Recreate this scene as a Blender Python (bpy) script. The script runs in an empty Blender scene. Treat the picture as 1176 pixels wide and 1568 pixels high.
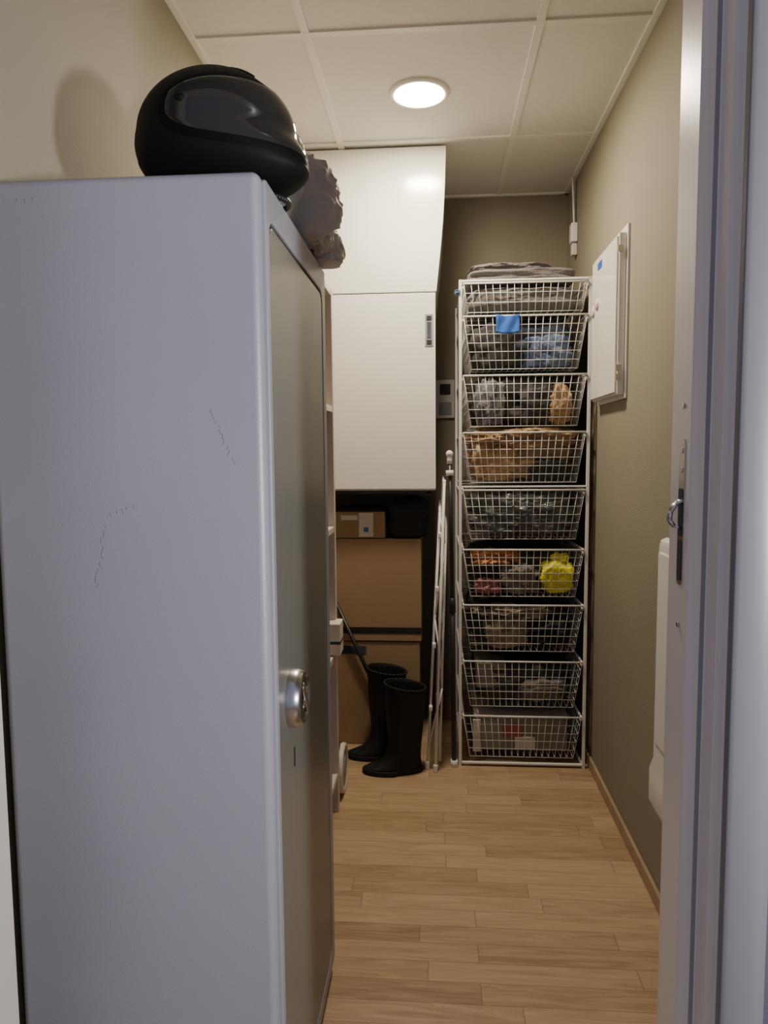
import bpy, bmesh, math, random
from mathutils import Vector, Matrix, noise
random.seed(7)
SC = bpy.context.scene
COL = SC.collection

# ------------------------------------------------------------------ materials
MATS = {}
def mat(name, col, rough=0.6, metal=0.0, var=0.06, scale=8.0, bump=0.0, bscale=60.0,
        coat=0.0, trans=0.0, alpha=1.0, spec=0.5, col2=None, sheen=0.0):
    if name in MATS: return MATS[name]
    m = bpy.data.materials.new(name); m.use_nodes = True
    nt = m.node_tree; N = nt.nodes; L = nt.links
    b = N['Principled BSDF']
    tc = N.new('ShaderNodeTexCoord')
    nz = N.new('ShaderNodeTexNoise'); nz.inputs['Scale'].default_value = scale
    nz.inputs['Detail'].default_value = 5
    L.new(tc.outputs['Object'], nz.inputs['Vector'])
    cr = N.new('ShaderNodeValToRGB')
    c = Vector(col[:3])
    if col2 is None:
        a = c*(1-var); d = c*(1+var)
    else:
        a = c; d = Vector(col2[:3])
    cr.color_ramp.elements[0].position = 0.3; cr.color_ramp.elements[1].position = 0.7
    cr.color_ramp.elements[0].color = (*a, 1); cr.color_ramp.elements[1].color = (*[min(1, x) for x in d], 1)
    L.new(nz.outputs['Fac'], cr.inputs['Fac']); L.new(cr.outputs['Color'], b.inputs['Base Color'])
    b.inputs['Roughness'].default_value = rough
    b.inputs['Metallic'].default_value = metal
    b.inputs['Coat Weight'].default_value = coat
    b.inputs['Transmission Weight'].default_value = trans
    b.inputs['Alpha'].default_value = alpha
    b.inputs['Specular IOR Level'].default_value = spec
    b.inputs['Sheen Weight'].default_value = sheen
    if bump > 0:
        n2 = N.new('ShaderNodeTexNoise'); n2.inputs['Scale'].default_value = bscale
        n2.inputs['Detail'].default_value = 4
        L.new(tc.outputs['Object'], n2.inputs['Vector'])
        bp = N.new('ShaderNodeBump'); bp.inputs['Strength'].default_value = bump
        bp.inputs['Distance'].default_value = 0.004
        L.new(n2.outputs['Fac'], bp.inputs['Height']); L.new(bp.outputs['Normal'], b.inputs['Normal'])
    MATS[name] = m
    return m

def parquet():
    m = bpy.data.materials.new('oak_parquet'); m.use_nodes = True
    nt = m.node_tree; N = nt.nodes; L = nt.links; b = N['Principled BSDF']
    def math_(op, a, c=None, d=None):
        n = N.new('ShaderNodeMath'); n.operation = op
        for i, v in enumerate((a, c, d)):
            if v is None: continue
            if isinstance(v, (int, float)): n.inputs[i].default_value = v
            else: L.new(v, n.inputs[i])
        return n.outputs[0]
    tc = N.new('ShaderNodeTexCoord'); sp = N.new('ShaderNodeSeparateXYZ')
    L.new(tc.outputs['Object'], sp.inputs[0])
    x, y = sp.outputs[0], sp.outputs[1]
    W = 0.066; LEN = 0.50
    yr = math_('DIVIDE', y, W); row = math_('FLOOR', yr); fy = math_('FRACT', yr)
    wn = N.new('ShaderNodeTexWhiteNoise'); wn.noise_dimensions = '1D'
    L.new(row, wn.inputs['W'])
    xo = math_('ADD', math_('DIVIDE', x, LEN), math_('MULTIPLY', wn.outputs['Value'], 7.3))
    pl = math_('FLOOR', xo); fx = math_('FRACT', xo)
    cmb = N.new('ShaderNodeCombineXYZ'); L.new(row, cmb.inputs[0]); L.new(pl, cmb.inputs[1])
    wn2 = N.new('ShaderNodeTexWhiteNoise'); wn2.noise_dimensions = '2D'
    L.new(cmb.outputs[0], wn2.inputs['Vector'])
    c2 = N.new('ShaderNodeCombineXYZ')
    L.new(math_('MULTIPLY', x, 2.4), c2.inputs[0]); L.new(math_('MULTIPLY', y, 26), c2.inputs[1])
    L.new(math_('MULTIPLY', wn2.outputs['Value'], 30), c2.inputs[2])
    g = N.new('ShaderNodeTexNoise'); g.inputs['Scale'].default_value = 1.6; g.inputs['Detail'].default_value = 9
    g.inputs['Distortion'].default_value = 2.0
    L.new(c2.outputs[0], g.inputs['Vector'])
    val = math_('ADD', math_('MULTIPLY', wn2.outputs['Value'], 0.36), math_('MULTIPLY', g.outputs['Fac'], 0.95))
    val = math_('SUBTRACT', val, 0.14)
    cr = N.new('ShaderNodeValToRGB'); L.new(val, cr.inputs['Fac'])
    e = cr.color_ramp.elements
    e[0].position = 0.15; e[0].color = (0.25, 0.155, 0.085, 1)
    e[1].position = 0.85; e[1].color = (0.53, 0.385, 0.24, 1)
    e2 = cr.color_ramp.elements.new(0.5); e2.color = (0.42, 0.28, 0.163, 1)
    ly = math_('LESS_THAN', math_('MINIMUM', fy, math_('SUBTRACT', 1.0, fy)), 0.014)
    lx = math_('LESS_THAN', math_('MINIMUM', fx, math_('SUBTRACT', 1.0, fx)), 0.0022)
    ln = math_('MAXIMUM', ly, lx)
    mx = N.new('ShaderNodeMixRGB'); L.new(math_('MULTIPLY', ln, 0.6), mx.inputs[0])
    L.new(cr.outputs['Color'], mx.inputs[1]); mx.inputs[2].default_value = (0.14, 0.075, 0.035, 1)
    L.new(mx.outputs[0], b.inputs['Base Color'])
    b.inputs['Roughness'].default_value = 0.36
    bp = N.new('ShaderNodeBump'); bp.inputs['Strength'].default_value = 0.15; bp.inputs['Distance'].default_value = 0.001
    L.new(math_('SUBTRACT', g.outputs['Fac'], ln), bp.inputs['Height']); L.new(bp.outputs['Normal'], b.inputs['Normal'])
    return m

M_floor = parquet()
M_wall = mat('taupe_wall_paint', (0.270, 0.240, 0.176), 0.75, var=0.03, scale=3, bump=0.25, bscale=180)
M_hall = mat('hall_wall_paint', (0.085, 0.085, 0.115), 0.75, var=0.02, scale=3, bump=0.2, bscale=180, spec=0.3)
M_ceil = mat('ceiling_tile', (0.80, 0.785, 0.73), 0.85, var=0.02, scale=40, bump=0.15, bscale=300)
M_bar = mat('ceiling_bar_white', (0.84, 0.82, 0.77), 0.5, var=0.01)
M_trim = mat('oak_trim', (0.36, 0.27, 0.17), 0.5, var=0.1, scale=12)
M_frame = mat('door_frame_white', (0.64, 0.59, 0.53), 0.28, var=0.02, scale=5)
M_casing = mat('door_casing_paint', (0.17, 0.165, 0.175), 0.35, var=0.02, scale=5)
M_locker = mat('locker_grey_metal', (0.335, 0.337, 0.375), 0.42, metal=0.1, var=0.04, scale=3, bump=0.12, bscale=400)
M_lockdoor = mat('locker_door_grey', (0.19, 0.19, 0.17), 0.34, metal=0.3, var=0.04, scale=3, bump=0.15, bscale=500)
M_dark = mat('dark_gap', (0.02, 0.02, 0.02), 0.7)
M_chrome = mat('brushed_steel', (0.5, 0.5, 0.5), 0.25, metal=1.0, var=0.03)
M_white = mat('white_lacquer', (0.80, 0.785, 0.72), 0.15, var=0.01, scale=3)
M_whitem = mat('white_powder_coat', (0.80, 0.79, 0.76), 0.35, var=0.01)
M_grey = mat('grey_plastic', (0.28, 0.29, 0.29), 0.5)
M_black = mat('black_plastic', (0.012, 0.012, 0.014), 0.4)
M_gasket = mat('visor_gasket_black', (0.003, 0.003, 0.003), 0.7, spec=0.15)
M_helm = mat('helmet_matte_black', (0.006, 0.006, 0.006), 0.6, var=0.1, spec=0.18)
M_visor = mat('helmet_smoke_visor', (0.024, 0.023, 0.021), 0.07, spec=0.4)
M_rubber = mat('black_rubber', (0.010, 0.010, 0.010), 0.65, bump=0.1, bscale=60, spec=0.35)
M_card = mat('cardboard', (0.33, 0.215, 0.12), 0.8, var=0.05, scale=6, bump=0.1, bscale=120)
M_blackcloth = mat('black_cloth', (0.012, 0.012, 0.015), 0.8, bump=0.5, bscale=40)
M_taupecloth = mat('taupe_cloth', (0.17, 0.155, 0.14), 0.9, bump=0.7, bscale=120, sheen=0.3)
M_towel = mat('towel_terry', (0.145, 0.13, 0.125), 1.0, var=0.15, scale=120, bump=1.0, bscale=300, sheen=0.3)
M_navy = mat('navy_cloth', (0.03, 0.035, 0.06), 0.85, bump=0.5, bscale=60, col2=(0.06, 0.07, 0.10))
M_blue = mat('blue_cloth', (0.03, 0.12, 0.48), 0.8, bump=0.4)
M_lblue = mat('blue_check_cloth', (0.05, 0.09, 0.22), 0.8, bump=0.4, scale=40, col2=(0.20, 0.25, 0.36))
M_check = mat('grey_check_cloth', (0.06, 0.06, 0.08), 0.8, bump=0.4, scale=45, col2=(0.26, 0.26, 0.30))
M_dgrey = mat('charcoal_cloth', (0.045, 0.043, 0.043), 0.85, bump=0.5, bscale=50)
M_tan = mat('tan_leather', (0.36, 0.21, 0.10), 0.6, bump=0.6, bscale=30, scale=14, col2=(0.50, 0.32, 0.17))
M_plast = mat('grey_bin_liner', (0.13, 0.135, 0.14), 0.2, bump=1.0, bscale=28)
M_orange = mat('orange_cloth', (0.52, 0.21, 0.08), 0.7, bump=0.4)
M_yellow = mat('yellow_bag', (0.80, 0.72, 0.03), 0.5, bump=0.5, bscale=30)
M_pink = mat('pink_cloth', (0.36, 0.13, 0.15), 0.8, bump=0.4)
M_fur = mat('fur_beige', (0.12, 0.09, 0.06), 1.0, bump=1.0, bscale=90, scale=30, col2=(0.42, 0.35, 0.26), sheen=0.5)
M_paper = mat('paper_white', (0.62, 0.58, 0.49), 0.7)
M_clear = mat('storage_box_plastic', (0.30, 0.29, 0.25), 0.25, alpha=0.75)
M_red = mat('red_print', (0.28, 0.06, 0.05), 0.5)
M_bagfab = mat('grey_bag_fabric', (0.48, 0.45, 0.41), 0.6, bump=0.3, bscale=30, sheen=0.2)
M_glare = mat('visor_glare_pale', (0.75, 0.74, 0.68), 0.18, alpha=0.6)  # translucent off-white, light reflected by the visor put in as colour
M_label = mat('blue_sticker', (0.03, 0.12, 0.42), 0.4)
M_scuff = mat('scuff_mark', (0.20, 0.20, 0.22), 0.7)
M_cream = mat('cream_wood', (0.62, 0.55, 0.48), 0.45, var=0.03)

def emis(name, col, st):
    m = bpy.data.materials.new(name); m.use_nodes = True
    b = m.node_tree.nodes['Principled BSDF']
    b.inputs['Base Color'].default_value = (*col, 1)
    b.inputs['Emission Color'].default_value = (*col, 1); b.inputs['Emission Strength'].default_value = st
    return m

# ------------------------------------------------------------------ geometry helpers
def empty(name, loc=(0, 0, 0)):
    e = bpy.data.objects.new(name, None); e.empty_display_size = 0.05
    e.location = loc; COL.objects.link(e); return e

def finish(name, bm, mats, parent=None, smooth=False, bevel=0.0, seg=2, angle=40):
    bmesh.ops.recalc_face_normals(bm, faces=bm.faces)
    me = bpy.data.meshes.new(name); bm.to_mesh(me); bm.free()
    if not isinstance(mats, (list, tuple)): mats = [mats]
    for m in mats: me.materials.append(m)
    o = bpy.data.objects.new(name, me); COL.objects.link(o)
    if smooth:
        for p in me.polygons: p.use_smooth = True
    if bevel > 0:
        md = o.modifiers.new('bevel', 'BEVEL'); md.width = bevel; md.segments = seg
        md.limit_method = 'ANGLE'; md.angle_limit = math.radians(angle)
        for p in me.polygons: p.use_smooth = True
        w = o.modifiers.new('wn', 'WEIGHTED_NORMAL'); w.keep_sharp = True
    if parent is not None:
        o.parent = parent
        o.matrix_parent_inverse = Matrix.Translation(-parent.location)
    return o

def bx(bm, a, b, mi=0):
    x0, y0, z0 = a; x1, y1, z1 = b
    vs = [bm.verts.new(p) for p in ((x0,y0,z0),(x1,y0,z0),(x1,y1,z0),(x0,y1,z0),(x0,y0,z1),(x1,y0,z1),(x1,y1,z1),(x0,y1,z1))]
    for f in ((0,3,2,1),(4,5,6,7),(0,1,5,4),(1,2,6,5),(2,3,7,6),(3,0,4,7)):
        bm.faces.new([vs[i] for i in f]).material_index = mi
    return vs

def box(name, a, b, m, parent=None, bevel=0.0, seg=2):
    bm = bmesh.new(); bx(bm, a, b); return finish(name, bm, m, parent, bevel=bevel, seg=seg)

def tube(bm, p0, p1, r, n=6, mi=0, r2=None):
    p0 = Vector(p0); p1 = Vector(p1); d = (p1-p0)
    if d.length < 1e-6: return
    d.normalize()
    u = d.orthogonal().normalized(); w = d.cross(u)
    if r2 is None: r2 = r
    A = []; B = []
    for i in range(n):
        t = 2*math.pi*i/n
        o = u*math.cos(t)+w*math.sin(t)
        A.append(bm.verts.new(p0+o*r)); B.append(bm.verts.new(p1+o*r2))
    for i in range(n):
        j = (i+1) % n
        f = bm.faces.new((A[i], A[j], B[j], B[i])); f.material_index = mi; f.smooth = True
    bm.faces.new(A[::-1]).material_index = mi; bm.faces.new(B).material_index = mi

def ball(bm, c, r, mi=0, s=(1, 1, 1)):
    M = Matrix.Translation(c) @ Matrix.Diagonal((*s, 1))
    res = bmesh.ops.create_uvsphere(bm, u_segments=16, v_segments=10, radius=r, matrix=M)
    for v in res['verts']:
        for f in v.link_faces: f.material_index = mi; f.smooth = True

def path(bm, pts, r, n=8, mi=0):
    for a, b in zip(pts[:-1], pts[1:]): tube(bm, a, b, r, n, mi)
    for p in pts[1:-1]: ball(bm, p, r, mi)

def prism(bm, pts, axis, a, b, mi=0):
    def P(p, t):
        if axis == 'x': return (t, p[0], p[1])
        if axis == 'y': return (p[0], t, p[1])
        return (p[0], p[1], t)
    A = [bm.verts.new(P(p, a)) for p in pts]; B = [bm.verts.new(P(p, b)) for p in pts]
    n = len(pts)
    bm.faces.new(A).material_index = mi; bm.faces.new(B[::-1]).material_index = mi
    for i in range(n):
        j = (i+1) % n
        bm.faces.new((A[i], B[i], B[j], A[j])).material_index = mi

def rrect(x0, x1, z0, z1, r, n=6):
    pts = []
    for cx, cz, a0 in ((x1-r, z1-r, 0), (x0+r, z1-r, 90), (x0+r, z0+r, 180), (x1-r, z0+r, 270)):
        for i in range(n+1):
            a = math.radians(a0+90*i/n); pts.append((cx+r*math.cos(a), cz+r*math.sin(a)))
    return pts

def crumple(name, c, r, seed, m, parent=None, amp=0.18, freq=2.2, p=3.0, sub=5, zmin=None, wr=0.5):
    bm = bmesh.new(); bmesh.ops.create_icosphere(bm, subdivisions=sub, radius=1)
    off = Vector((seed*13.7, seed*5.1, seed*9.3)); rr = Vector(r); c = Vector(c)
    for v in bm.verts:
        d = v.co.normalized()
        k = (abs(d.x)**p+abs(d.y)**p+abs(d.z)**p)**(-1/p)
        q = d*k
        n1 = noise.noise(q*freq+off)
        n2 = 1-abs(noise.noise(q*freq*2.1+off*1.3))*2
        n3 = 1-abs(noise.noise(q*freq*4.7+off*0.7))*2
        q = q*(1+amp*(n1*1.1+wr*(n2*n2*0.7-0.5)+wr*0.35*(n3*abs(n3))))
        w = Vector((q.x*rr.x, q.y*rr.y, q.z*rr.z))+c
        if zmin is not None and w.z < zmin: w.z = zmin
        v.co = w
    return finish(name, bm, m, parent, smooth=True)

# ------------------------------------------------------------------ room shell
H = 2.427; XL = -0.70; XR = 0.605; YB = 3.43; YD = 0.905; YH = 0.775
JL = -0.594; JR = 0.289
box('floor', (-2.0, -1.6, -0.05), (2.2, YB+0.1, 0), M_floor)
box('ceiling', (XL-0.1, YH, H), (XR+0.1, YB+0.1, H+0.06), M_ceil)
box('wall_back', (XL-0.1, YB, 0), (XR+0.1, YB+0.1, H), M_wall)
box('wall_left', (XL-0.1, YD, 0), (XL, YB, H), M_wall)
box('wall_right', (XR, YD, 0), (XR+0.1, YB, H), M_wall)
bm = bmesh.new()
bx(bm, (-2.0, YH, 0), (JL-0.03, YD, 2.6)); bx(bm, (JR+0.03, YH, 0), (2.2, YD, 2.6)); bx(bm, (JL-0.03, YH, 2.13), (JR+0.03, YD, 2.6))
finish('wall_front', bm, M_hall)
# ceiling grid
bm = bmesh.new()
for x in (-0.366, 0.287): bx(bm, (x-0.012, YD, H-0.006), (x+0.012, YB, H+0.001))
for y in (1.37, 2.09, 2.81): bx(bm, (XL, y-0.012, H-0.0065), (XR, y+0.012, H+0.001))
finish('trim_ceiling_grid', bm, M_bar, bevel=0.001)
bm = bmesh.new()
bx(bm, (XR-0.02, YD, H-0.010), (XR, YB, H)); bx(bm, (XL, YD, H-0.010), (XL+0.02, YB, H)); bx(bm, (XL, YB-0.02, H-0.010), (XR, YB, H))
finish('trim_ceiling_edge', bm, M_bar, bevel=0.001)
for nm, a, b in (('baseboard_right', (XR-0.012, YD, 0), (XR, YB, 0.045)), ('baseboard_left', (XL, YD, 0), (XL+0.012, YB, 0.045)),
                 ('baseboard_back', (XL+0.012, YB-0.012, 0), (XR-0.012, YB, 0.045))):
    box(nm, a, b, M_trim, bevel=0.003)

# door frame (jambs, head, casings)
df = empty('door_frame')
bm = bmesh.new()
prof = [(JR, YD), (JR, 0.838), (JR+0.006, 0.832), (JR+0.010, 0.822), (JR+0.016, 0.820), (JR+0.018, 0.795), (JR+0.026, 0.789), (JR+0.028, 0.7745), (JR+0.034, YD)]
prism(bm, [(x, y) for x, y in prof], 'z', 0, 2.13)
finish('jamb_right', bm, M_frame, df, bevel=0.0015)
bm = bmesh.new()
cas = [(JR+0.022, YH), (JR+0.022, 0.763), (JR+0.028, 0.760), (JR+0.050, 0.757), (JR+0.062, 0.762), (JR+0.070, 0.764), (JR+0.070, YH)]
prism(bm, cas, 'z', 0, 2.18)
finish('casing_right', bm, M_casing, df, bevel=0.0015)
bm = bmesh.new()
mx = (JL+JR)
prism(bm, [(mx-x, y) for x, y in prof], 'z', 0, 2.13); finish('jamb_left', bm, M_frame, df, bevel=0.0015)
bm = bmesh.new()
prism(bm, [(mx-x, y) for x, y in cas], 'z', 0, 2.18); finish('casing_left', bm, M_casing, df, bevel=0.0015)
box('head', (JL, YH, 2.10), (JR, YD, 2.13), M_frame, df)
box('casing_head', (JL-0.07, 0.758, 2.11), (JR+0.07, YH, 2.18), M_casing, df)
box('seal', (JR+0.010, 0.8205, 0), (JR+0.0165, 0.8245, 2.1), M_grey, df)
# strike plate on jamb face
yc = 0.862
bm = bmesh.new(); prism(bm, [(y, z) for y, z in rrect(yc-0.0095, yc+0.0095, 1.088, 1.262, 0.008)], 'x', JR-0.0012, JR+0.001)
finish('strike_plate', bm, M_chrome, df)
bm = bmesh.new(); prism(bm, rrect(yc-0.0075, yc+0.0075, 1.147, 1.203, 0.003), 'x', JR-0.0018, JR)
prism(bm, rrect(yc-0.0065, yc+0.0065, 1.094, 1.142, 0.003), 'x', JR-0.0018, JR)
finish('strike_holes', bm, M_dark, df)
bm = bmesh.new()
for z in (1.248, 1.225, 1.04, 1.30):
    tube(bm, (JR-0.0022, yc, z), (JR, yc, z), 0.0032, 12)
finish('screws', bm, M_chrome, df)
bm = bmesh.new()
for o_ in (-0.003, 0, 0.003):
    path(bm, [(JR-0.001, yc-0.004+o_, 1.190), (JR-0.007, yc-0.002+o_, 1.186), (JR-0.013, yc+o_, 1.176), (JR-0.014, yc+o_, 1.166), (JR-0.009, yc+o_, 1.159), (JR-0.001, yc+o_, 1.157)], 0.0022)
finish('strike_lip', bm, M_chrome, df, smooth=True)

# ceiling downlight
dl = empty('ceiling_downlight', (-0.055, 2.454, H))
bm = bmesh.new()
def lathe(bm, prof, c, n=48, mi=0):
    rings = []
    for r, z in prof:
        rings.append([bm.verts.new((c[0]+r*math.cos(2*math.pi*i/n), c[1]+r*math.sin(2*math.pi*i/n), c[2]+z)) for i in range(n)])
    for A, B in zip(rings[:-1], rings[1:]):
        for i in range(n):
            f = bm.faces.new((A[i], A[(i+1) % n], B[(i+1) % n], B[i])); f.smooth = True; f.material_index = mi
    return rings
lathe(bm, [(0.101, 0), (0.101, -0.004), (0.096, -0.008), (0.084, -0.009), (0.079, -0.006), (0.078, -0.002)], (-0.055, 2.454, H))
finish('ring', bm, M_bar, dl, smooth=True)
bm = bmesh.new(); lathe(bm, [(0.0785, -0.004), (0.07, -0.009), (0.05, -0.012), (0.02, -0.0135), (0.0005, -0.014)], (-0.055, 2.454, H))
finish('lens', bm, emis('downlight_glow', (1.0, 0.87, 0.67), 420), dl, smooth=True)

# ------------------------------------------------------------------ locker
lk = empty('metal_locker', (-0.47, 1.33, 0))
LX0, LX1, LY0, LY1, LZ = -0.685, -0.25, 1.05, 1.62, 1.659
box('body', (LX0, LY0, 0.02), (LX1-0.006, LY1, LZ), M_locker, lk, bevel=0.014, seg=5)
box('plinth', (LX0+0.01, LY0+0.008, 0), (LX1-0.012, LY1-0.005, 0.03), M_whitem, lk)
def ring_x(bm, outer, inner, xa, xb):
    n = len(outer)
    Oa = [bm.verts.new((xa, *p)) for p in outer]; Ia = [bm.verts.new((xa, *p)) for p in inner]
    Ob = [bm.verts.new((xb, *p)) for p in outer]; Ib = [bm.verts.new((xb, *p)) for p in inner]
    for i in range(n):
        j = (i+1) % n
        bm.faces.new((Oa[i], Oa[j], Ia[j], Ia[i])); bm.faces.new((Ob[i], Ob[j], Ib[j], Ib[i]))
        bm.faces.new((Oa[i], Oa[j], Ob[j], Ob[i])); bm.faces.new((Ia[i], Ia[j], Ib[j], Ib[i]))
bm = bmesh.new()
ring_x(bm, rrect(LY0+0.014, LY1-0.002, 0.03, LZ-0.008, 0.008), rrect(LY0+0.032, LY1-0.040, 0.06, LZ-0.060, 0.03), LX1-0.008, LX1)
finish('door_surround', bm, M_locker, lk, bevel=0.003, seg=3)
bm = bmesh.new(); prism(bm, rrect(LY0+0.0325, LY1-0.0405, 0.06, LZ-0.0605, 0.03), 'x', LX1-0.007, LX1-0.0055)
finish('door_gap', bm, M_dark, lk)
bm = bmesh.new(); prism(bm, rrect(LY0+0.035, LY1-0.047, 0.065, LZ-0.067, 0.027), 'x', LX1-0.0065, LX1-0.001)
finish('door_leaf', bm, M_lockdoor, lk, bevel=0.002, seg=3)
def disc_x(bm, c, prof, n=40, mi=0):
    rings = []
    for r, h in prof:
        rings.append([bm.verts.new((c[0]+h, c[1]+r*math.cos(2*math.pi*i/n), c[2]+r*math.sin(2*math.pi*i/n))) for i in range(n)])
    for A, B in zip(rings[:-1], rings[1:]):
        for i in range(n):
            f = bm.faces.new((A[i], A[(i+1) % n], B[(i+1) % n], B[i])); f.smooth = True; f.material_index = mi
    bm.faces.new(rings[-1]).material_index = mi
bm = bmesh.new(); lc = (LX1-0.001, 1.175, 0.83)
disc_x(bm, lc, [(0.050, 0), (0.050, 0.010), (0.046, 0.022), (0.040, 0.026), (0.038, 0.019), (0.001, 0.019)])
finish('lock_escutcheon', bm, M_chrome, lk, smooth=False)
bm = bmesh.new(); disc_x(bm, (LX1+0.0185, 1.175, 0.83), [(0.037, 0), (0.037, 0.002), (0.001, 0.002)])
finish('lock_recess', bm, M_black, lk)
bm = bmesh.new()
vs = bx(bm, (LX1+0.02, 1.175-0.006, 0.83-0.035), (LX1+0.027, 1.175+0.006, 0.83+0.035))
bmesh.ops.rotate(bm, verts=vs, cent=(LX1, 1.175, 0.83), matrix=Matrix.Rotation(math.radians(35), 3, 'X'))
vs = bx(bm, (LX1+0.02, 1.175-0.004, 0.83-0.022), (LX1+0.026, 1.175+0.004, 0.83+0.022))
bmesh.ops.rotate(bm, verts=vs, cent=(LX1, 1.175, 0.83), matrix=Matrix.Rotation(math.radians(-55), 3, 'X'))
finish('lock_grip', bm, M_chrome, lk, bevel=0.003, seg=3)
box('keyhole_tag', (LX1-0.001, 1.19, 0.70), (LX1+0.001, 1.193, 0.735), M_dark, lk)
bm = bmesh.new()
for (x, z, n, dx, dz) in ((-0.335, 1.315, 14, 0.0024, -0.006), (-0.51, 1.14, 16, -0.001, -0.006), (-0.50, 1.16, 5, 0.01, 0.003), (-0.62, 1.63, 3, 0.01, 0)):
    for i in range(n):
        xx = x+dx*i+random.uniform(-.003, .003); zz = z+dz*i
        tube(bm, (xx, LY0-0.0001, zz), (xx+random.uniform(-.003, .004), LY0-0.0001, zz-random.uniform(.003, .008)), 0.0004, 4)
finish('scuff_marks', bm, M_scuff, lk)

# ------------------------------------------------------------------ motorcycle helmet
hc = Vector((-0.372, 1.205, LZ)); hyaw = math.radians(-14)
he = empty('motorcycle_helmet', hc)
HS = 0.925
def HP(az, el, k=1.0):
    """helmet outer surface; forward=+x"""
    ca, sa, ce, se = math.cos(az), math.sin(az), math.cos(el), math.sin(el)
    zc = 0.112
    x = 0.146*ce*ca; y = 0.118*ce*sa; z = 0.115*se
    fr = max(0.0, ca)
    if se < 0:
        x += 0.034*fr**1.5*min(1, -se*1.9)*ce
        low = min(1, -se*1.2)
        x *= 1-0.10*low*(1-fr); y *= 1-0.13*low
        y *= 1+0.05*fr*low
        s = 1+0.28*low
        x *= s if ce < .9 else 1+(s-1)*0.9; y *= s
    else:
        x -= 0.006*se*fr
    return Vector((x*k, y*k, zc+z*k))
def HT(p):
    tl = Matrix.Rotation(math.radians(5), 3, 'Y')
    q = tl @ p
    return (Matrix.Rotation(hyaw, 3, 'Z') @ q)*HS+hc+Vector((0, 0, 0.004))
bm = bmesh.new(); NA, NE = 96, 48; rows = []
for j in range(NE+1):
    el = math.radians(-72+162*j/NE)
    row = []
    for i in range(NA):
        az = 2*math.pi*i/NA
        p = HP(az, el)
        zlow = 0.0 + 0.010*(1-math.cos(az))/2
        if p.z < zlow: p.z = zlow
        row.append(bm.verts.new(HT(p)))
    rows.append(row)
for A, B in zip(rows[:-1], rows[1:]):
    for i in range(NA): bm.faces.new((A[i], A[(i+1) % NA], B[(i+1) % NA], B[i]))
bmesh.ops.remove_doubles(bm, verts=bm.verts, dist=0.0002)
finish('shell', bm, M_helm, he, smooth=True)
def patch(name, azr, lo, hi, k, m, na=60, ne=14, pw=4):
    bm = bmesh.new(); rows = []
    for j in range(ne+1):
        row = []
        for i in range(na+1):
            s = -1+2*i/na; az = math.radians(azr)*s
            w = max(0.0, 1-abs(s)**pw)**0.5
            mid = (lo(az)+hi(az))/2; hf = (hi(az)-lo(az))/2*w
            el = mid+hf*(-1+2*j/ne)
            edge = 1 if 0 < i < na and 0 < j < ne else 0
            row.append(bm.verts.new(HT(HP(az, el, k if edge else 1.0))))
        rows.append(row)
    for A, B in zip(rows[:-1], rows[1:]):
        for i in range(na): bm.faces.new((A[i], A[i+1], B[i+1], B[i]))
    bmesh.ops.remove_doubles(bm, verts=bm.verts, dist=0.0001)
    return finish(name, bm, m, he, smooth=True)
D = math.radians
patch('visor_gasket', 108, lambda a: D(-25), lambda a: D(46)-D(4)*abs(a), 1.010, M_gasket, pw=5)
patch('visor', 102, lambda a: D(-19), lambda a: D(41)-D(4)*abs(a), 1.026, M_visor, pw=5)
bm = bmesh.new()
for s in (-1, 1):
    ball(bm, HT(HP(D(88)*s, D(10), 1.03)), 0.006, 0, (1, 0.5, 1))
for s in (-1, 1):
    prev = None
    for i in range(13):
        p = HT(HP(D(20)*s+D(6)*s*i/4, D(50)+D(3.2)*i, 0.995))
        if prev is not None: tube(bm, prev, p, 0.0035, 8)
        prev = p
finish('pivots_and_vents', bm, M_helm, he, smooth=True)
bm = bmesh.new()
prev = None
for i in range(NA+1):
    az = 2*math.pi*i/NA; p = HP(az, D(-60)); p.z = 0.004+0.010*(1-math.cos(az))/2
    q = HP(az, D(-50)); p.x = q.x; p.y = q.y
    p = HT(p)
    if prev is not None: tube(bm, prev, p, 0.005, 6)
    prev = p
finish('edge_trim', bm, M_black, he, smooth=True)

# grey fabric bag on the locker; added pale shape imitates glare off the visor
gb = empty('fabric_bag', (-0.36, 1.5, LZ))
crumple('visor_glare_shape', (-0.345, 1.395, LZ+0.135), (0.098, 0.045, 0.135), 3, M_glare, gb, amp=0.14, freq=1.5, p=2.1, zmin=LZ+0.002)
crumple('bag_body', (-0.355, 1.475, LZ+0.100), (0.160, 0.095, 0.110), 5, M_bagfab, gb, amp=0.13, freq=1.4, p=2.4, zmin=LZ+0.001, wr=0.8)
crumple('bag_flap', (-0.258, 1.585, LZ+0.026), (0.055, 0.050, 0.055), 8, M_bagfab, gb, amp=0.16, freq=1.5, p=2.4, zmin=LZ+0.001, wr=0.8)
crumple('bag_fold', (-0.245, 1.505, LZ+0.045), (0.030, 0.05, 0.038), 9, M_bagfab, gb, amp=0.2, freq=1.5, p=2.4, zmin=LZ+0.001, wr=0.8)

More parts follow.
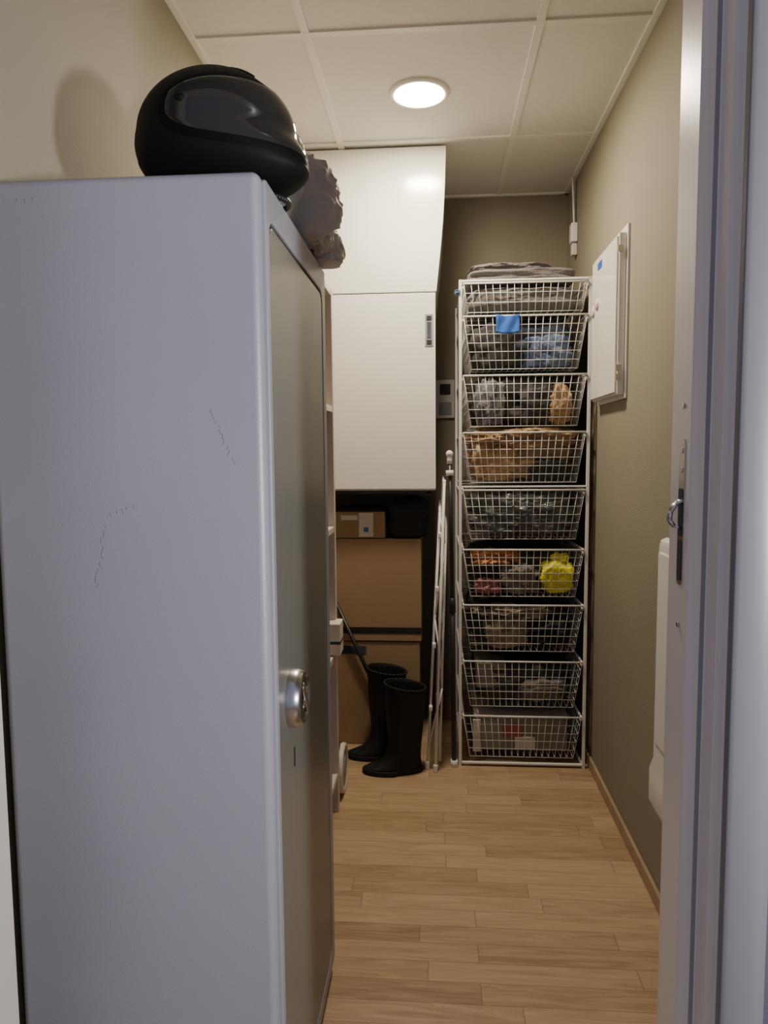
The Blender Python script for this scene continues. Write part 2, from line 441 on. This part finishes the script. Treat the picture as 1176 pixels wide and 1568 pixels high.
# ------------------------------------------------------------------ white shelving past the locker
sh = empty('white_shelf_unit', (-0.52, 2.0, 0))
bm = bmesh.new()
SX0, SX1, SY0, SY1, SZ = -0.685, -0.343, 1.66, 2.385, 1.78
for y in (SY0, SY1-0.03):
    for x in (SX0, SX1-0.025): bx(bm, (x, y, 0), (x+0.025, y+0.03, SZ))
for z in (0.12, 0.55, 0.98, 1.38, SZ-0.02):
    bx(bm, (SX0, SY0, z), (SX1-0.002, SY1, z+0.02))
bx(bm, (SX0, SY1-0.004, 0.02), (SX1-0.02, SY1-0.001, SZ))
finish('frame', bm, M_cream, sh, bevel=0.002)
box('white_roll_carton', (-0.42, 2.30, 0.571), (-0.322, 2.38, 0.68), M_paper, sh, bevel=0.004)
box('carton_stripe', (-0.4205, 2.2995, 0.610), (-0.3215, 2.3805, 0.62), M_navy, sh)
crumple('folded_linen', (-0.53, 2.0, 1.10), (0.13, 0.28, 0.095), 11, M_taupecloth, sh, amp=0.08, p=5, zmin=1.001)

# vacuum cleaner with wheels beyond the shelf
vc = empty('canister_vacuum', (-0.45, 2.5, 0))
crumple('vacuum_body', (-0.46, 2.51, 0.14), (0.10, 0.085, 0.115), 2, M_black, vc, amp=0.0, p=3, zmin=0.03)
bm = bmesh.new(); disc_x(bm, (-0.355, 2.51, 0.090), [(0.088, 0), (0.090, 0.006), (0.088, 0.016), (0.074, 0.018), (0.070, 0.012), (0.001, 0.010)])
finish('wheel', bm, M_cream, vc)
bm = bmesh.new(); disc_x(bm, (-0.346, 2.51, 0.090), [(0.066, 0), (0.066, 0.004), (0.001, 0.008)])
finish('wheel_hub', bm, M_grey, vc)

# ------------------------------------------------------------------ ventilation unit
vu = empty('ventilation_unit', (-0.35, 3.1, 1.1))
UY = 2.85
box('cabinet', (XL+0.005, UY+0.012, 1.092), (-0.006, YB-0.005, 1.865), M_whitem, vu, bevel=0.002)
box('front_door', (XL+0.005, UY, 1.098), (-0.004, UY+0.012, 1.868), M_white, vu, bevel=0.002)
bm = bmesh.new()
prism(bm, [(XL+0.005, 1.872), (0.000, 1.872), (0.008, 1.95), (0.017, 2.035), (0.027, 2.15), (0.034, 2.28), (0.038, H-0.008), (XL+0.005, H-0.008)], 'y', UY, YB-0.005)
finish('duct_cover', bm, M_white, vu, bevel=0.0015)
bm = bmesh.new(); prism(bm, rrect(-0.045, -0.013, 1.662, 1.785, 0.002), 'y', UY-0.003, UY)
finish('handle_plate', bm, M_grey, vu)
bm = bmesh.new()
bx(bm, (-0.039, UY-0.005, 1.762), (-0.019, UY-0.003, 1.778)); bx(bm, (-0.039, UY-0.005, 1.669), (-0.019, UY-0.003, 1.685))
finish('handle_locks', bm, M_dark, vu)
box('handle_bar', (-0.037, UY-0.0045, 1.692), (-0.021, UY-0.003, 1.755), M_chrome, vu)
bm = bmesh.new()
tube(bm, (XL+0.03, UY+0.05, 1.082), (-0.02, UY+0.05, 1.082), 0.009, 10); bx(bm, (-0.6, UY+0.02, 1.078), (-0.04, UY+0.5, 1.093))
finish('drain_tray', bm, M_black, vu)

# wall plates on back wall
wp = empty('wall_switch_plate', (0.04, YB, 1.5))
box('plate', (-0.005, YB-0.012, 1.405), (0.085, YB-0.0005, 1.585), M_frame, wp, bevel=0.003)
box('rocker', (0.015, YB-0.016, 1.515), (0.065, YB-0.012, 1.565), M_dgrey, wp, bevel=0.002)
box('rocker_low', (0.010, YB-0.015, 1.42), (0.07, YB-0.012, 1.48), M_grey, wp, bevel=0.002)

# ------------------------------------------------------------------ cardboard boxes
def carton(name, a, b):
    e = empty(name, ((a[0]+b[0])/2, (a[1]+b[1])/2, a[2]))
    box('carton', a, b, M_card, e, bevel=0.004)
    box('flap_seam', (a[0]+0.004, (a[1]+b[1])/2-0.002, b[2]), (b[0]-0.004, (a[1]+b[1])/2+0.002, b[2]+0.0008), M_dark, e)
    return e
c1 = carton('cardboard_box', (-0.50, 2.935, 0), (-0.073, 3.38, 0.448))
c2 = carton('cardboard_box.001', (-0.49, 2.93, 0.452), (-0.065, 3.36, 0.886))
box('tape', (-0.49, 2.9285, 0.485), (-0.065, 2.9305, 0.512), M_black, c2)
box('tape', (-0.46, 2.9335, 0.395), (-0.30, 2.9355, 0.43), M_navy, c1)
c3 = carton('cardboard_box.002', (-0.50, 2.935, 0.889), (-0.215, 3.25, 1.000))
box('shipping_label', (-0.325, 2.933, 0.895), (-0.265, 2.9355, 0.995), M_paper, c3)
box('shipping_label_print', (-0.305, 2.9322, 0.915), (-0.285, 2.933, 0.935), M_label, c3)
box('shipping_tape', (-0.40, 2.933, 0.965), (-0.33, 2.9355, 0.985), M_paper, c3)
crumple('black_bag', (-0.120, 3.0, 0.972), (0.083, 0.075, 0.085), 21, M_blackcloth, None, amp=0.10, p=4, zmin=0.891)

# ------------------------------------------------------------------ rubber boots
def boot(name, x, y, yaw, h=0.40):
    e = empty(name, (x, y, 0))
    bm = bmesh.new(); n = 28
    R = [(0.000, h, 0.080, 0.070, 8), (0.000, h-0.012, 0.080, 0.070, 6), (0.000, h*0.8, 0.078, 0.067, 2), (0.002, h*0.6, 0.074, 0.063, 0), (0.000, h*0.42, 0.067, 0.057, 0),
         (0.000, h*0.32, 0.064, 0.051, -8), (0.010, 0.092, 0.074, 0.049, -20), (0.026, 0.068, 0.090, 0.050, -24), (0.044, 0.045, 0.104, 0.052, -14), (0.050, 0.026, 0.114, 0.054, 0), (0.050, 0.012, 0.116, 0.054, 0)]
    Rz = Matrix.Rotation(yaw, 3, 'Z')
    rings = []
    for fx, z, a, b, t in R:
        r = []
        tt = math.tan(D(t))
        for i in range(n):
            th = 2*math.pi*i/n
            px = a*math.cos(th); py = b*math.sin(th)
            if z < 0.1: py *= (1-0.18*math.cos(th+0.2)**2*(1 if math.cos(th) < 0 else 0))
            pz = z+px*tt
            p = Rz @ Vector((fx+px, py, max(0.008, pz))); r.append(bm.verts.new(p+Vector((x, y, 0))))
        rings.append(r)
    for A, B in zip(rings[:-1], rings[1:]):
        for i in range(n): bm.faces.new((A[i], A[(i+1) % n], B[(i+1) % n], B[i]))
    bm.faces.new(rings[-1])
    o = finish('boot_upper', bm, M_rubber, e, smooth=True)
    s = o.modifiers.new('sol', 'SOLIDIFY'); s.thickness = 0.004; s.offset = -1
    s2 = o.modifiers.new('sub', 'SUBSURF'); s2.levels = 1; s2.render_levels = 1
    bm = bmesh.new()
    pts = []
    for i in range(n):
        th = 2*math.pi*i/n
        v = Rz @ Vector((0.050+0.120*math.cos(th), 0.057*math.sin(th)*(0.82 if math.cos(th) < -0.2 else 1), 0)); pts.append((v.x+x, v.y+y))
    prism(bm, pts, 'z', 0, 0.020)
    finish('sole', bm, M_rubber, e, bevel=0.003)
    bm = bmesh.new()
    prev = None
    for i in range(n+1):
        th = 2*math.pi*i/n
        p = Rz @ Vector((0.081*math.cos(th), 0.071*math.sin(th), h+0.081*math.cos(th)*math.tan(D(8))))+Vector((x, y, 0))
        if prev is not None: tube(bm, prev, p, 0.0045, 6)
        prev = p
    finish('top_rim', bm, M_rubber, e, smooth=True)
boot('rubber_boot', -0.205, 2.822, D(-174), 0.365)
boot('rubber_boot.001', -0.125, 2.690, D(-172), 0.345)

# broom leaning behind the boots
bm = bmesh.new()
ws = empty('black_broom', (-0.2, 2.914, 0))
tube(bm, (-0.16, 2.915, 0.03), (-0.425, 2.915, 0.62), 0.0085, 10)
finish('handle', bm, M_black, ws, smooth=False)
box('broom_head', (-0.21, 2.906, 0), (-0.11, 2.925, 0.04), M_black, ws, bevel=0.006)

# ------------------------------------------------------------------ folded drying rack
dr = empty('folded_drying_rack', (0.0, 2.9, 0))
bm = bmesh.new()
Y0, Y1 = 2.715, 3.30
def frame(xb, xt, zb, zt, y0, y1, r=0.0052):
    path(bm, [(xb, y0, zb), (xt, y0, zt), (xt, y1, zt), (xb, y1, zb), (xb, y0, zb)], r)
frame(-0.040, 0.012, 0.006, 1.02, Y0, Y1)
frame(-0.008, 0.028, 0.006, 1.13, Y0-0.03, Y1+0.02)
frame(0.010, 0.036, 0.02, 0.97, Y0+0.03, Y1-0.02, 0.0040)
for i in range(9):
    z = 0.18+i*0.095
    t = z/1.02
    x = -0.040+0.052*t
    tube(bm, (x, Y0, z), (x, Y1, z), 0.0022)
    tube(bm, (0.010+0.026*t, Y0+0.03, z), (0.010+0.026*t, Y1-0.02, z), 0.0022)
for z0, z1 in ((0.10, 0.33), (0.60, 0.38), (0.62, 0.88), (1.0, 0.9)):
    tube(bm, (-0.038+0.05*z0, Y0-0.012, z0), (0.012+0.02*z1, Y0-0.02, z1), 0.0032)
finish('tubes', bm, M_whitem, dr)
bm = bmesh.new()
for z, x in ((0.25, -0.026), (0.50, -0.012), (0.72, 0.0), (0.93, 0.012), (1.13, 0.028), (0.3, 0.002), (0.6, 0.012), (0.85, 0.02)):
    bx(bm, (x-0.007, Y0-0.022, z-0.010), (x+0.007, Y0-0.002, z+0.010))
for x, y in ((-0.04, Y0), (-0.008, Y0-0.03)): bx(bm, (x-0.008, y-0.008, 0), (x+0.008, y+0.008, 0.03))
finish('joints', bm, M_whitem, dr, bevel=0.003)

# telescopic pole
tp = empty('telescopic_pole', (0.05, 2.95, 0))
bm = bmesh.new()
tube(bm, (0.066, 2.735, 0.02), (0.059, 2.742, 0.66), 0.010, 12); tube(bm, (0.059, 2.742, 0.64), (0.050, 2.75, 1.21), 0.0085, 12)
finish('rod', bm, M_black, tp)
bm = bmesh.new(); tube(bm, (0.050, 2.75, 1.155), (0.0495, 2.75, 1.175), 0.015, 14); tube(bm, (0.049, 2.75, 1.20), (0.0485, 2.75, 1.23), 0.010, 14)
ball(bm, (0.0485, 2.75, 1.238), 0.014); tube(bm, (0.0665, 2.735, 0), (0.066, 2.735, 0.03), 0.014, 14)
finish('caps', bm, M_whitem, tp)
bm = bmesh.new(); tube(bm, (0.0605, 2.742, 0.62), (0.058, 2.742, 0.68), 0.0125, 14)
finish('clamp', bm, M_black, tp)

# ------------------------------------------------------------------ wire basket tower
bt = empty('wire_basket_tower', (0.337, 3.0, 0))
TX0, TX1, TY0, TY1, TZ = 0.090, 0.572, 2.752, 3.29, 1.89
rims = [1.873, 1.752, 1.532, 1.317, 1.098, 0.868, 0.651, 0.428, 0.208]
deps = [0.105, 0.195, 0.19, 0.19, 0.19, 0.185, 0.185, 0.185, 0.17]
bm = bmesh.new()
for x in (TX0, TX1):
    for y in (TY0, TY1):
        bx(bm, (x-0.0060, y-0.0060, 0), (x+0.0060, y+0.0060, TZ))
    for z in rims+[0.012]:
        zz = z-0.012 if z > 0.1 else z
        s = 1 if x == TX0 else -1
        bx(bm, (x-0.004+s*0.004, TY0, zz-0.006), (x+0.004+s*0.004, TY1, zz+0.003))
        bx(bm, (min(x, x+s*0.016), TY0-0.003, zz-0.004), (max(x, x+s*0.016), TY0+0.01, zz+0.003))
for y in (TY0, TY1):
    for z, t in ((TZ-0.004, 0.005), (0.014, 0.005), (1.112, 0.004)):
        bx(bm, (TX0, y-0.006, z-t), (TX1, y+0.006, z+t*0.6))
finish('frame', bm, M_whitem, bt, bevel=0.0015)
BX0, BX1, BY0, BY1 = TX0+0.012, TX1-0.012, TY0-0.012, TY1-0.012
for k, (z, d) in enumerate(zip(rims, deps)):
    bm = bmesh.new()
    ins = 0.030*(d/0.19)
    top = (BX0, BX1, BY0, BY1); bot = (BX0+ins, BX1-ins, BY0+ins*0.6, BY1-ins*0.6)
    def cor(t):
        return tuple(top[i]+(bot[i]-top[i])*t for i in range(4))
    def loop(t, r, n=5):
        a = cor(t); zz = z-d*t
        P = [(a[0], a[2], zz), (a[1], a[2], zz), (a[1], a[3], zz), (a[0], a[3], zz), (a[0], a[2], zz)]
        for p, q in zip(P[:-1], P[1:]): tube(bm, p, q, r, n)
    loop(0, 0.0036, 8)
    nh = max(3, round(d/0.032))
    for i in range(1, nh+1): loop(i/nh, 0.0013)
    nx, ny = 17, 18
    for i in range(nx+1):
        t = i/nx
        xt = top[0]+(top[1]-top[0])*t; xb = bot[0]+(bot[1]-bot[0])*t
        tube(bm, (xt, top[2], z), (xb, bot[2], z-d), 0.0012, 5); tube(bm, (xt, top[3], z), (xb, bot[3], z-d), 0.0012, 4)
        tube(bm, (xb, bot[2], z-d), (xb, bot[3], z-d), 0.0012, 4)
    for i in range(1, ny):
        t = i/ny
        yt = top[2]+(top[3]-top[2])*t; yb = bot[2]+(bot[3]-bot[2])*t
        tube(bm, (top[0], yt, z), (bot[0], yb, z-d), 0.0012, 4); tube(bm, (top[1], yt, z), (bot[1], yb, z-d), 0.0012, 4)
        if i % 3 == 0: tube(bm, (bot[0], yb, z-d), (bot[1], yb, z-d), 0.0012, 4)
    finish('basket_%d' % (k+1), bm, M_whitem, bt)
XC = 0.331
def stuff(name, x, y, z0, rx, ry, rz, seed, m, amp=0.16, p=3.2, freq=2.2, wr=0.6, sub=5):
    return crumple(name, (x, y, z0+rz), (rx, ry, rz), seed, m, bt, amp=amp, p=p, freq=freq, wr=wr, zmin=z0, sub=sub)
fl = [z-d+0.006 for z, d in zip(rims, deps)]
# towel on top
tw = empty('folded_towel', (XC, 2.95, TZ))
crumple('towel_fold_lower', (XC-0.005, 2.97, TZ+0.020), (0.205, 0.205, 0.026), 31, M_towel, tw, amp=0.05, p=7, zmin=TZ+0.002, freq=1.5)
crumple('towel_fold_upper', (XC-0.045, 2.95, TZ+0.052), (0.155, 0.17, 0.018), 33, M_towel, tw, amp=0.10, p=6, zmin=TZ+0.018, freq=1.5)
# contents
stuff('folded_blanket', XC, 2.97, fl[0], 0.205, 0.215, 0.046, 41, M_towel, amp=0.05, p=7)
stuff('dark_clothes', XC, 3.00, fl[1], 0.198, 0.21, 0.093, 42, M_navy, p=6, amp=0.08)
stuff('striped_shirt', XC+0.09, 2.805, fl[1], 0.085, 0.045, 0.062, 43, M_lblue, amp=0.3)
stuff('grey_clothes', XC-0.11, 2.81, fl[1], 0.085, 0.045, 0.082, 44, M_dgrey, amp=0.2)
stuff('charcoal_clothes', XC, 3.00, fl[2], 0.198, 0.205, 0.092, 45, M_dgrey, p=6, amp=0.08)
stuff('grey_check_clothes', XC-0.125, 2.80, fl[2], 0.055, 0.042, 0.083, 46, M_check, amp=0.3)
stuff('brown_clothes', XC+0.135, 2.80, fl[2], 0.045, 0.042, 0.075, 47, M_tan, amp=0.3)
stuff('olive_clothes', XC+0.05, 2.80, fl[2], 0.06, 0.04, 0.075, 67, M_dgrey, amp=0.3)
stuff('tan_jacket', XC, 2.99, fl[3], 0.198, 0.215, 0.080, 48, M_card, amp=0.10, p=5)
stuff('tan_jacket_fold', XC+0.01, 2.88, fl[3]+0.120, 0.198, 0.13, 0.042, 49, M_tan, amp=0.22, p=3.5, freq=1.8, wr=1.0)
stuff('tan_jacket_sleeve', XC-0.10, 2.81, fl[3], 0.085, 0.05, 0.085, 50, M_tan, amp=0.22, wr=0.8)
stuff('dark_lining', XC+0.10, 2.81, fl[3], 0.085, 0.05, 0.045, 71, M_dgrey, amp=0.22, wr=0.8)
stuff('bin_liner_bag', XC, 2.97, fl[4], 0.200, 0.215, 0.088, 51, M_plast, amp=0.09, p=5, wr=1.8, freq=3)
stuff('orange_scarf', XC-0.10, 2.82, fl[5]+0.115, 0.085, 0.05, 0.026, 52, M_orange, amp=0.4, wr=1.2)
stuff('mixed_clothes', XC, 3.00, fl[5], 0.195, 0.205, 0.084, 53, M_dgrey, amp=0.10, p=6)
stuff('pink_clothes', XC-0.13, 2.80, fl[5], 0.05, 0.045, 0.030, 54, M_pink, amp=0.3)
stuff('grey_plush', XC-0.005, 2.81, fl[5], 0.068, 0.050, 0.058, 55, M_taupecloth, amp=0.3)
stuff('yellow_bag', XC+0.135, 2.80, fl[5]+0.006, 0.058, 0.045, 0.062, 56, M_yellow, amp=0.25, wr=0.5, freq=1.6, p=3.5)
stuff('yellow_bag_handles', XC+0.145, 2.795, fl[5]+0.115, 0.030, 0.02, 0.022, 76, M_yellow, amp=0.4, wr=0.5, freq=1.6)
stuff('fur_hat', XC-0.06, 2.81, fl[6], 0.080, 0.05, 0.066, 57, M_fur, amp=0.25)
stuff('knit_scarf', XC, 3.00, fl[6], 0.198, 0.195, 0.092, 58, M_dgrey, amp=0.10, p=6)
stuff('fur_collar', XC-0.03, 2.87, fl[6]+0.110, 0.15, 0.10, 0.030, 59, M_fur, amp=0.4)
stuff('black_clothes', XC+0.11, 2.81, fl[6], 0.07, 0.05, 0.06, 72, M_blackcloth, amp=0.25)
box('shoe_box', (0.155, 2.78, fl[7]+0.06), (0.27, 3.1, fl[7]+0.160), mat('grey_card', (0.24, 0.215, 0.175), 0.8), bt, bevel=0.003)
stuff('dark_textile', XC+0.01, 2.98, fl[7], 0.190, 0.20, 0.080, 60, M_dgrey, p=6, amp=0.08)
stuff('brown_textile', XC+0.08, 2.82, fl[7]+0.01, 0.10, 0.06, 0.05, 70, M_taupecloth, p=3)
box('storage_box', (0.15, 2.80, fl[8]), (0.52, 3.2, fl[8]+0.135), M_clear, bt, bevel=0.006)
box('storage_box_lid', (0.147, 2.797, fl[8]+0.135), (0.523, 3.203, fl[8]+0.147), M_frame, bt, bevel=0.003)
box('red_pack', (0.26, 2.793, fl[8]+0.06), (0.34, 2.799, fl[8]+0.11), M_red, bt)
box('white_label', (0.31, 2.790, fl[8]+0.01), (0.39, 2.798, fl[8]+0.06), M_paper, bt)
box('paper_stack', (0.142, 2.785, fl[8]), (0.172, 2.795, fl[8]+0.13), M_paper, bt)
bm = bmesh.new()
n = 10; rows = []
for j in range(n+1):
    z = 1.757-0.067*j/n
    rows.append([bm.verts.new((0.222+0.088*i/n, BY0-0.007-0.003*math.sin(i*1.1+j*0.4), z-0.006*math.sin(i/n*3.1))) for i in range(n+1)])
for A, B in zip(rows[:-1], rows[1:]):
    for i in range(n): bm.faces.new((A[i], A[i+1], B[i+1], B[i]))
o = finish('blue_cloth_tag', bm, M_blue, bt, smooth=True)
o.modifiers.new('s', 'SOLIDIFY').thickness = 0.002
crumple('blue_tag_corner', (0.080, 2.76, 1.845), (0.012, 0.02, 0.010), 61, M_lblue, bt)

# thin black rod that draws the dark vertical stripe between tower and wall
bm = bmesh.new(); tube(bm, (0.5865, 2.80, 0.0), (0.5865, 2.80, 1.40), 0.0050, 10)
ball(bm, (0.5865, 2.80, 1.402), 0.006); tube(bm, (0.5865, 2.80, 0.0), (0.5865, 2.80, 0.02), 0.006, 10)
finish('thin_black_rod', bm, M_black)

# ------------------------------------------------------------------ fuse cabinet on right wall
fc = empty('fuse_cabinet', (XR, 2.5, 1.4))
box('back_flange', (XR-0.008, 2.335, 1.412), (XR-0.0005, 2.72, 1.955), M_whitem, fc, bevel=0.002)
box('housing', (XR-0.031, 2.345, 1.425), (XR-0.008, 2.705, 1.930), M_whitem, fc, bevel=0.003)
box('door', (XR-0.038, 2.350, 1.432), (XR-0.031, 2.700, 1.920), M_white, fc, bevel=0.002)
bm = bmesh.new()
for y, z in ((2.67, 1.745), (2.61, 1.76)):
    disc = [(0.020, 0), (0.020, -0.004), (0.016, -0.008), (0.001, -0.008)]
    disc_x(bm, (XR-0.038, y, z), disc)
finish('lock_knobs', bm, M_frame, fc)
box('blue_sticker', (XR-0.0392, 2.55, 1.875), (XR-0.038, 2.61, 1.90), M_label, fc)
bm = bmesh.new()
for z in (1.47, 1.50, 1.87): bx(bm, (XR-0.036, 2.341, z), (XR-0.018, 2.346, z+0.02))
finish('hinges', bm, M_frame, fc)

# cord + junction on right wall
pc = empty('pull_switch', (XR, 3.2, 2.1))
bm = bmesh.new(); path(bm, [(XR-0.02, 3.22, H), (XR-0.016, 3.215, 2.33), (XR-0.012, 3.21, 2.21)], 0.0045)
path(bm, [(XR-0.012, 3.22, H-0.004), (XR-0.006, 3.235, 2.35), (XR-0.008, 3.225, 2.2)], 0.003)
finish('cable', bm, M_whitem, pc)
box('switch_body', (XR-0.028, 3.185, 2.14), (XR-0.0005, 3.235, 2.22), M_whitem, pc, bevel=0.004)
box('switch_body_low', (XR-0.024, 3.19, 2.085), (XR-0.0005, 3.225, 2.135), M_frame, pc, bevel=0.004)

# wall heater on right wall
wh = empty('wall_heater', (XR, 1.6, 0.2))
bm = bmesh.new()
prism(bm, [(XR-0.001, 0.285), (XR-0.001, 1.015), (XR-0.010, 1.022), (XR-0.026, 1.015), (XR-0.030, 0.995), (XR-0.032, 0.435), (XR-0.042, 0.405), (XR-0.042, 0.32), (XR-0.020, 0.275)], 'y', 1.10, 1.88)
finish('housing', bm, M_whitem, wh, bevel=0.003)
box('panel', (XR-0.036, 1.12, 0.48), (XR-0.029, 1.865, 0.985), M_whitem, wh, bevel=0.003)

# ------------------------------------------------------------------ light + world
w = bpy.data.worlds.new('hall_daylight'); SC.world = w; w.use_nodes = True
bg = w.node_tree.nodes['Background']; bg.inputs[0].default_value = (0.56, 0.585, 0.84, 1); bg.inputs[1].default_value = 0.50
la = bpy.data.lights.new('hall_lamp', 'AREA'); la.shape = 'DISK'; la.size = 0.13
la.energy = 40; la.color = (0.97, 0.95, 0.96)
lo = bpy.data.objects.new('hall_lamp', la); COL.objects.link(lo)
lo.location = (1.20, -0.10, 1.18)
lo.rotation_euler = (Vector((-0.90, 0.95, 1.95))-lo.location).to_track_quat('-Z', 'Y').to_euler()

# ------------------------------------------------------------------ camera
psi, th, rho = math.atan(83/1110), math.radians(4.88), 0.0087
sp, cp, st, ct = math.sin(psi), math.cos(psi), math.sin(th), math.cos(th)
Rv = Vector((cp, sp, 0)); Fv = Vector((-sp*ct, cp*ct, -st)); Uv = Rv.cross(Fv)
Rot = Matrix((Rv, Uv, -Fv)).transposed()
Rot = Rot @ Matrix.Rotation(-rho, 3, 'Z')
cd = bpy.data.cameras.new('camera'); cd.sensor_fit = 'VERTICAL'; cd.sensor_height = 24; cd.lens = 24*1110/1600; cd.clip_start = 0.02
co = bpy.data.objects.new('camera', cd); COL.objects.link(co)
co.matrix_world = Matrix.Translation((0, 0, 1.25)) @ Rot.to_4x4()
SC.camera = co
